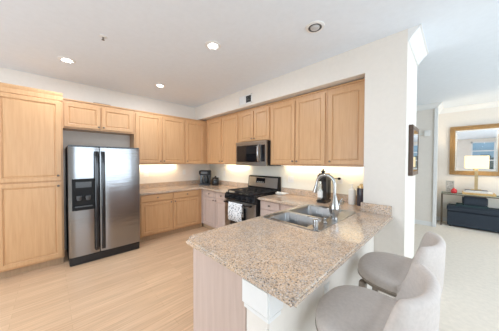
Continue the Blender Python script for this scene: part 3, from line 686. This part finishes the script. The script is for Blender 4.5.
# ------------------------------------------------------------------ counter stools
def make_stool(loc, label):
    t = thing('counter_stool', loc, label, 'stool', 'counter stools')
    cx, cy = loc[0], loc[1]
    def seat_ring(s, z, n=36):
        P = []
        for i in range(n):
            a = 2 * PI * i / n; c, sn = math.cos(a), math.sin(a); ex = 2.4
            rx = (.235 if c > 0 else .265) * s; ry = .275 * s
            P.append((cx + math.copysign(abs(c) ** (2 / ex), c) * rx, cy + math.copysign(abs(sn) ** (2 / ex), sn) * ry, z))
        return P
    MB().rings([seat_ring(s, z) for s, z in ((.90, .575), (.985, .578), (1, .595), (1, .625), (.985, .645), (.94, .66), (.84, .668), (.6, .673), (.25, .675))]).build('seat', FABRIC, t, True, 80)
    MB().rings([seat_ring(s, z) for s, z in ((.84, .550), (.93, .552), (.93, .574), (.84, .5745))]).build('seat_frame', LEGW, t, True, 40)
    q = [seat_ring(k, z, 48) for z, k in ((.578, .99), (.581, 1.008), (.587, 1.008), (.590, .99))]
    MB().rings(q).build('welt_trim', NAIL, t)
    # barrel back
    A = math.radians(84); n = 40; L = []
    for j in range(n + 1):
        a = -A + 2 * A * j / n; aa = abs(a) / A
        k = min(1, max(0, (1 - aa) / .42)); k = k * k * (3 - 2 * k)
        zt = .645 + .29 * k
        def P(r, z):
            f = (z - .55) / .42; lean = .012 * f
            r = r + lean; ex = 2.3
            c, sn = math.cos(a), math.sin(a)
            return Vector((cx + .01 + math.copysign(abs(c) ** (2 / ex), c) * (r - .045), cy + math.copysign(abs(sn) ** (2 / ex), sn) * (r * .985), z))
        tk = .046; ro = .292
        L.append([P(ro - .004, .565), P(ro + .004, .61), P(ro + .006, (zt + .60) / 2), P(ro + .005, zt - .025), P(ro - .004, zt - .008), P(ro - tk * .5, zt), P(ro - tk + .006, zt - .008), P(ro - tk, zt - .03), P(ro - tk - .002, (zt + .60) / 2), P(ro - tk, .61), P(ro - tk, .565)])
    MB().rings(L).build('backrest', FABRIC, t, True, 75)
    for sx in (-1, 1):
        for sy in (-1, 1):
            mb = MB(); L = []
            for z, d, h in ((.5495, 0, .024), (.30, .012, .022), (0, .030, .018)):
                px, py = cx + sx * (.185 + d), cy + sy * (.20 + d)
                L.append([(px - h, py - h, z), (px + h, py - h, z), (px + h, py + h, z), (px - h, py + h, z)])
            mb.rings(L).build('leg', LEGW, t)
    r = .215
    rx = .20
    for a, b in (((-rx, -r), (-rx, r)), ((rx, -r), (rx, r)), ((-rx, -r), (rx, -r)), ((-rx, r), (rx, r))):
        mb = MB(); e = Vector((b[0] - a[0], b[1] - a[1], 0)).normalized() * .021
        mb.cyl((cx + a[0] + e.x, cy + a[1] + e.y, .20), (cx + b[0] - e.x, cy + b[1] - e.y, .20), .010); mb.build('footrest_rung', LEGW, t, True)
    return t
s1 = make_stool((4.265, -1.80, 0), 'greige barrel-back counter stool nearest the viewer at the bar')
s2 = copy_tree(s1); s2.location = (4.265, -1.075, 0); s2['label'] = 'greige barrel-back counter stool farther along the bar beside the wall column'

# ------------------------------------------------------------------ wall picture on the column end, hall chime
t = thing('wall_picture', (XB, -.05, 1.60), 'dark walnut framed picture on the narrow end of the wall column', 'picture')
mb = MB(); y0, y1, z0, z1, d = -.29, .17, 1.34, 1.885, .04
for a, b in (((y0, z0), (y1, z0 + .045)), ((y0, z1 - .045), (y1, z1)), ((y0, z0 + .0451), (y0 + .045, z1 - .0451)), ((y1 - .045, z0 + .0451), (y1, z1 - .0451))): mb.box((XB + .0005, a[0], a[1]), (XB + d, b[0], b[1]), .003)
mb.build('frame', WALNUT, t)
MB().box((XB + .0005, y0 + .044, z0 + .044), (XB + .037, y1 - .044, z1 - .044)).build('glazing', PGLASS, t)
t = thing('door_chime', (4.11, 3.27, 2.16), 'small white chime box high on the hall wall', 'chime')
MB().box((4.055, 3.2695, 2.095), (4.16, 3.225, 2.225), .008).build('cover', WHITEP, t); MB().box((3.86, 3.2695, 2.14), (4.054, 3.25, 2.16), .004).build('cable_cover', WHITEP, t)

# ------------------------------------------------------------------ mirror and console corner
t = thing('wall_mirror', (4.91, YB, 1.75), 'large gilt framed mirror on the living room back wall', 'mirror')
a0, a1, z0, z1, fw = 4.475, 5.335, 1.185, 2.345, .095
def fr(mb, i, w, y0, y1, bev):
    p, q, r, s = a0 + i, a1 - i, z0 + i, z1 - i
    for A, B in (((p, r), (q, r + w)), ((p, s - w), (q, s)), ((p, r + w + .0001), (p + w, s - w - .0001)), ((q - w, r + w + .0001), (q, s - w - .0001))): mb.box((A[0], y0, A[1]), (B[0], y1, B[1]), bev)
mb = MB(); fr(mb, 0, .035, YB - .0005, YB - .055, .006); fr(mb, .0352, .06, YB - .0005, YB - .038, .004); mb.build('frame', GOLD, t)
mb = MB(); fr(mb, .0955, .028, YB - .0005, YB - .024, .001); mb.build('bevel_strip', mat('bevel_mirror', (.95, .94, .88), .12, metal=.6), t)
MB().box((a0 + .12, YB - .0005, z0 + .12), (a1 - .12, YB - .021, z1 - .12)).build('mirror_glass', MIRR, t)
TZ = .765; TX0, TX1, TY0, TY1 = 4.352, 5.75, 3.555, 3.94
t = thing('console_table', ((TX0 + TX1) / 2, 3.75, 0), 'glass-top console table with thin bronze legs under the gilt mirror', 'table')
BRONZE = steel('bronze_metal', (.16, .13, .10), .35)
MB().box((TX0, TY0, TZ - .012), (TX1, TY1, TZ), .002).build('tabletop', TGLASS, t)
for x in (TX0 + .011, TX1 - .011):
    for y in (TY0 + .011, TY1 - .011): MB().box((x - .011, y - .011, 0), (x + .011, y + .011, TZ - .0125), .002).build('leg', BRONZE, t)
mb = MB()
for y in (TY0 + .011, TY1 - .011): mb.box((TX0 + .023, y - .009, TZ - .031), (TX1 - .023, y + .009, TZ - .0125))
for x in (TX0 + .011, TX1 - .011): mb.box((x - .009, TY0 + .023, TZ - .031), (x + .009, TY1 - .023, TZ - .0125))
mb.build('top_rail', BRONZE, t)
BX0, BX1, BY0, BY1, BZ = 4.45, 5.62, 3.575, 3.925, .485
t = thing('storage_bench', ((BX0 + BX1) / 2, 3.75, 0), 'navy upholstered storage bench tucked under the glass console table', 'bench')
MB().box((BX0 + .01, BY0 + .01, .03), (BX1 - .01, BY1 - .01, .355), .012, 3).build('box', NAVY, t, True)
MB().box((BX0, BY0, .362), (BX1, BY1, BZ), .025, 4).build('lid', NAVY, t, True)
for x in (BX0 + .06, BX1 - .06):
    for y in (BY0 + .06, BY1 - .06): MB().box((x - .02, y - .02, 0), (x + .02, y + .02, .0305)).build('foot', BLACKM, t)
k = MB().box((4.60, 3.60, BZ + .001), (5.09, 3.86, BZ + .045), .006).build('book', TEAL); tag(origin(k, (4.84, 3.74, BZ)), 'large dark teal book lying flat on the navy bench', 'book')
k = MB().box((4.70, 3.60, BZ + .0465), (5.08, 3.84, .725), .03, 4).build('storage_box', NAVY, None, True); tag(origin(k, (4.89, 3.72, BZ + .0465)), 'navy fabric box on the teal book beneath the glass table', 'box')
t = thing('photo_frame', (4.49, 3.80, TZ), 'small silver photo frame standing at the left end of the glass table', 'photo frame')
SILV = steel('silver_frame', (.6, .58, .54), .3)
mb = MB()
for A, B in (((4.425, .0005), (4.565, .018)), ((4.425, .262), (4.565, .28)), ((4.425, .0181), (4.443, .2619)), ((4.547, .0181), (4.565, .2619))): mb.box((A[0], 3.80, TZ + A[1]), (B[0], 3.816, TZ + B[1]), .002)
mb.build('border', SILV, t); MB().box((4.4432, 3.806, TZ + .0182), (4.5468, 3.813, TZ + .2618)).build('print', PHOTO, t)
mb = MB(); mb.rings([[(4.49, 3.8165, TZ + .2), (4.51, 3.8165, TZ + .2), (4.51, 3.86, TZ + .001), (4.49, 3.86, TZ + .001)], [(4.49, 3.8195, TZ + .2), (4.51, 3.8195, TZ + .2), (4.51, 3.865, TZ + .001), (4.49, 3.865, TZ + .001)]]); mb.build('easel', SILV, t)
t = thing('trinket_jar', (4.565, 3.70, TZ), 'small red lidded jar beside the silver photo frame', 'jar')
MB().lathe([(.035, TZ + .0005), (.052, TZ + .02), (.055, TZ + .05), (.045, TZ + .075)], (4.565, 3.70, 0)).build('body', RED, t, True)
MB().lathe([(.047, TZ + .0755), (.045, TZ + .085), (.02, TZ + .105), (.008, TZ + .11), (.012, TZ + .122), (.003, TZ + .128)], (4.565, 3.70, 0)).build('lid', RED, t, True)
t = thing('serving_tray', (4.95, 3.72, TZ), 'honey wood tray under the books on the glass table', 'tray')
MB().box((4.70, 3.60, TZ + .0005), (5.19, 3.90, TZ + .012), .002).build('bottom', TRAY, t)
mb = MB()
for A, B in (((4.70, 3.60), (5.19, 3.615)), ((4.70, 3.885), (5.19, 3.90)), ((4.70, 3.6151), (4.715, 3.8849)), ((5.175, 3.6151), (5.19, 3.8849))): mb.box((*A, TZ + .0125), (*B, TZ + .048), .003)
mb.build('rim', TRAY, t)
def book(x0, x1, y0, y1, z, h, cov, label):
    t = thing('book', ((x0 + x1) / 2, (y0 + y1) / 2, z), label, 'book', 'books on the tray')
    MB().box((x0, y0, z + .0003), (x1, y1, z + .004)).box((x0, y0, z + h - .004), (x1, y1, z + h)).box((x0, y0, z + .004), (x0 + .004, y1, z + h - .004)).build('cover', cov, t)
    MB().box((x0 + .0042, y0 + .004, z + .0042), (x1 - .005, y1 - .004, z + h - .0042)).build('pages', PAPER, t)
book(4.72, 5.15, 3.622, 3.87, TZ + .0125, .052, PAPER, 'thick white book lying on the honey wood tray')
book(4.74, 5.08, 3.63, 3.86, TZ + .065, .034, BOOKD, 'dark covered book topmost on the tray under the lamp')
LZ = TZ + .0995
t = thing('table_lamp', (4.91, 3.75, LZ), 'lit brass table lamp with rectangular cream shade in front of the mirror', 'lamp')
MB().box((4.83, 3.69, LZ + .0005), (4.99, 3.81, LZ + .02), .004).build('base', BRASS, t)
MB().box((4.884, 3.728, LZ + .0205), (4.936, 3.772, 1.345), .004).build('stem', BRASS, t)
mb = MB()
L = lambda i, z: [(4.735 + i, 3.64 + i, z), (5.085 - i, 3.64 + i, z), (5.085 - i, 3.86 - i, z), (4.735 + i, 3.86 - i, z)]
mb.rings([L(.004, 1.348), L(0, 1.348), L(0, 1.632), L(.004, 1.632)], False, False); mb.rings([L(.004, 1.348), L(.004, 1.632)], False, False)
mb.build('lamp_shade', SHADE, t)
MB().cyl((4.91, 3.75, 1.3455), (4.91, 3.75, 1.40), .014).build('socket', BRASS, t, True)
MB().lathe([(.014, 1.4005), (.030, 1.44), (.030, 1.465), (.012, 1.492), (.002, 1.495)], (4.91, 3.75, 0)).build('bulb', mat('lamp_bulb', (1, 1, 1), .5, emit=(1, .85, .6), estr=6), t, True)
for z, dz, gw in ((1.60, 1, 16), (1.38, -1, 9)):
    l = bpy.data.lights.new('lamp_glow', 'SPOT'); l.energy = gw; l.color = (1, .80, .52); l.spot_size = math.radians(130); l.spot_blend = .6; l.shadow_soft_size = .04
    o = bpy.data.objects.new('lamp_glow', l); COL.objects.link(o); o.location = (4.91, 3.70, z)
    o.rotation_euler = Vector((0, .35, dz)).to_track_quat('-Z', 'Y').to_euler()
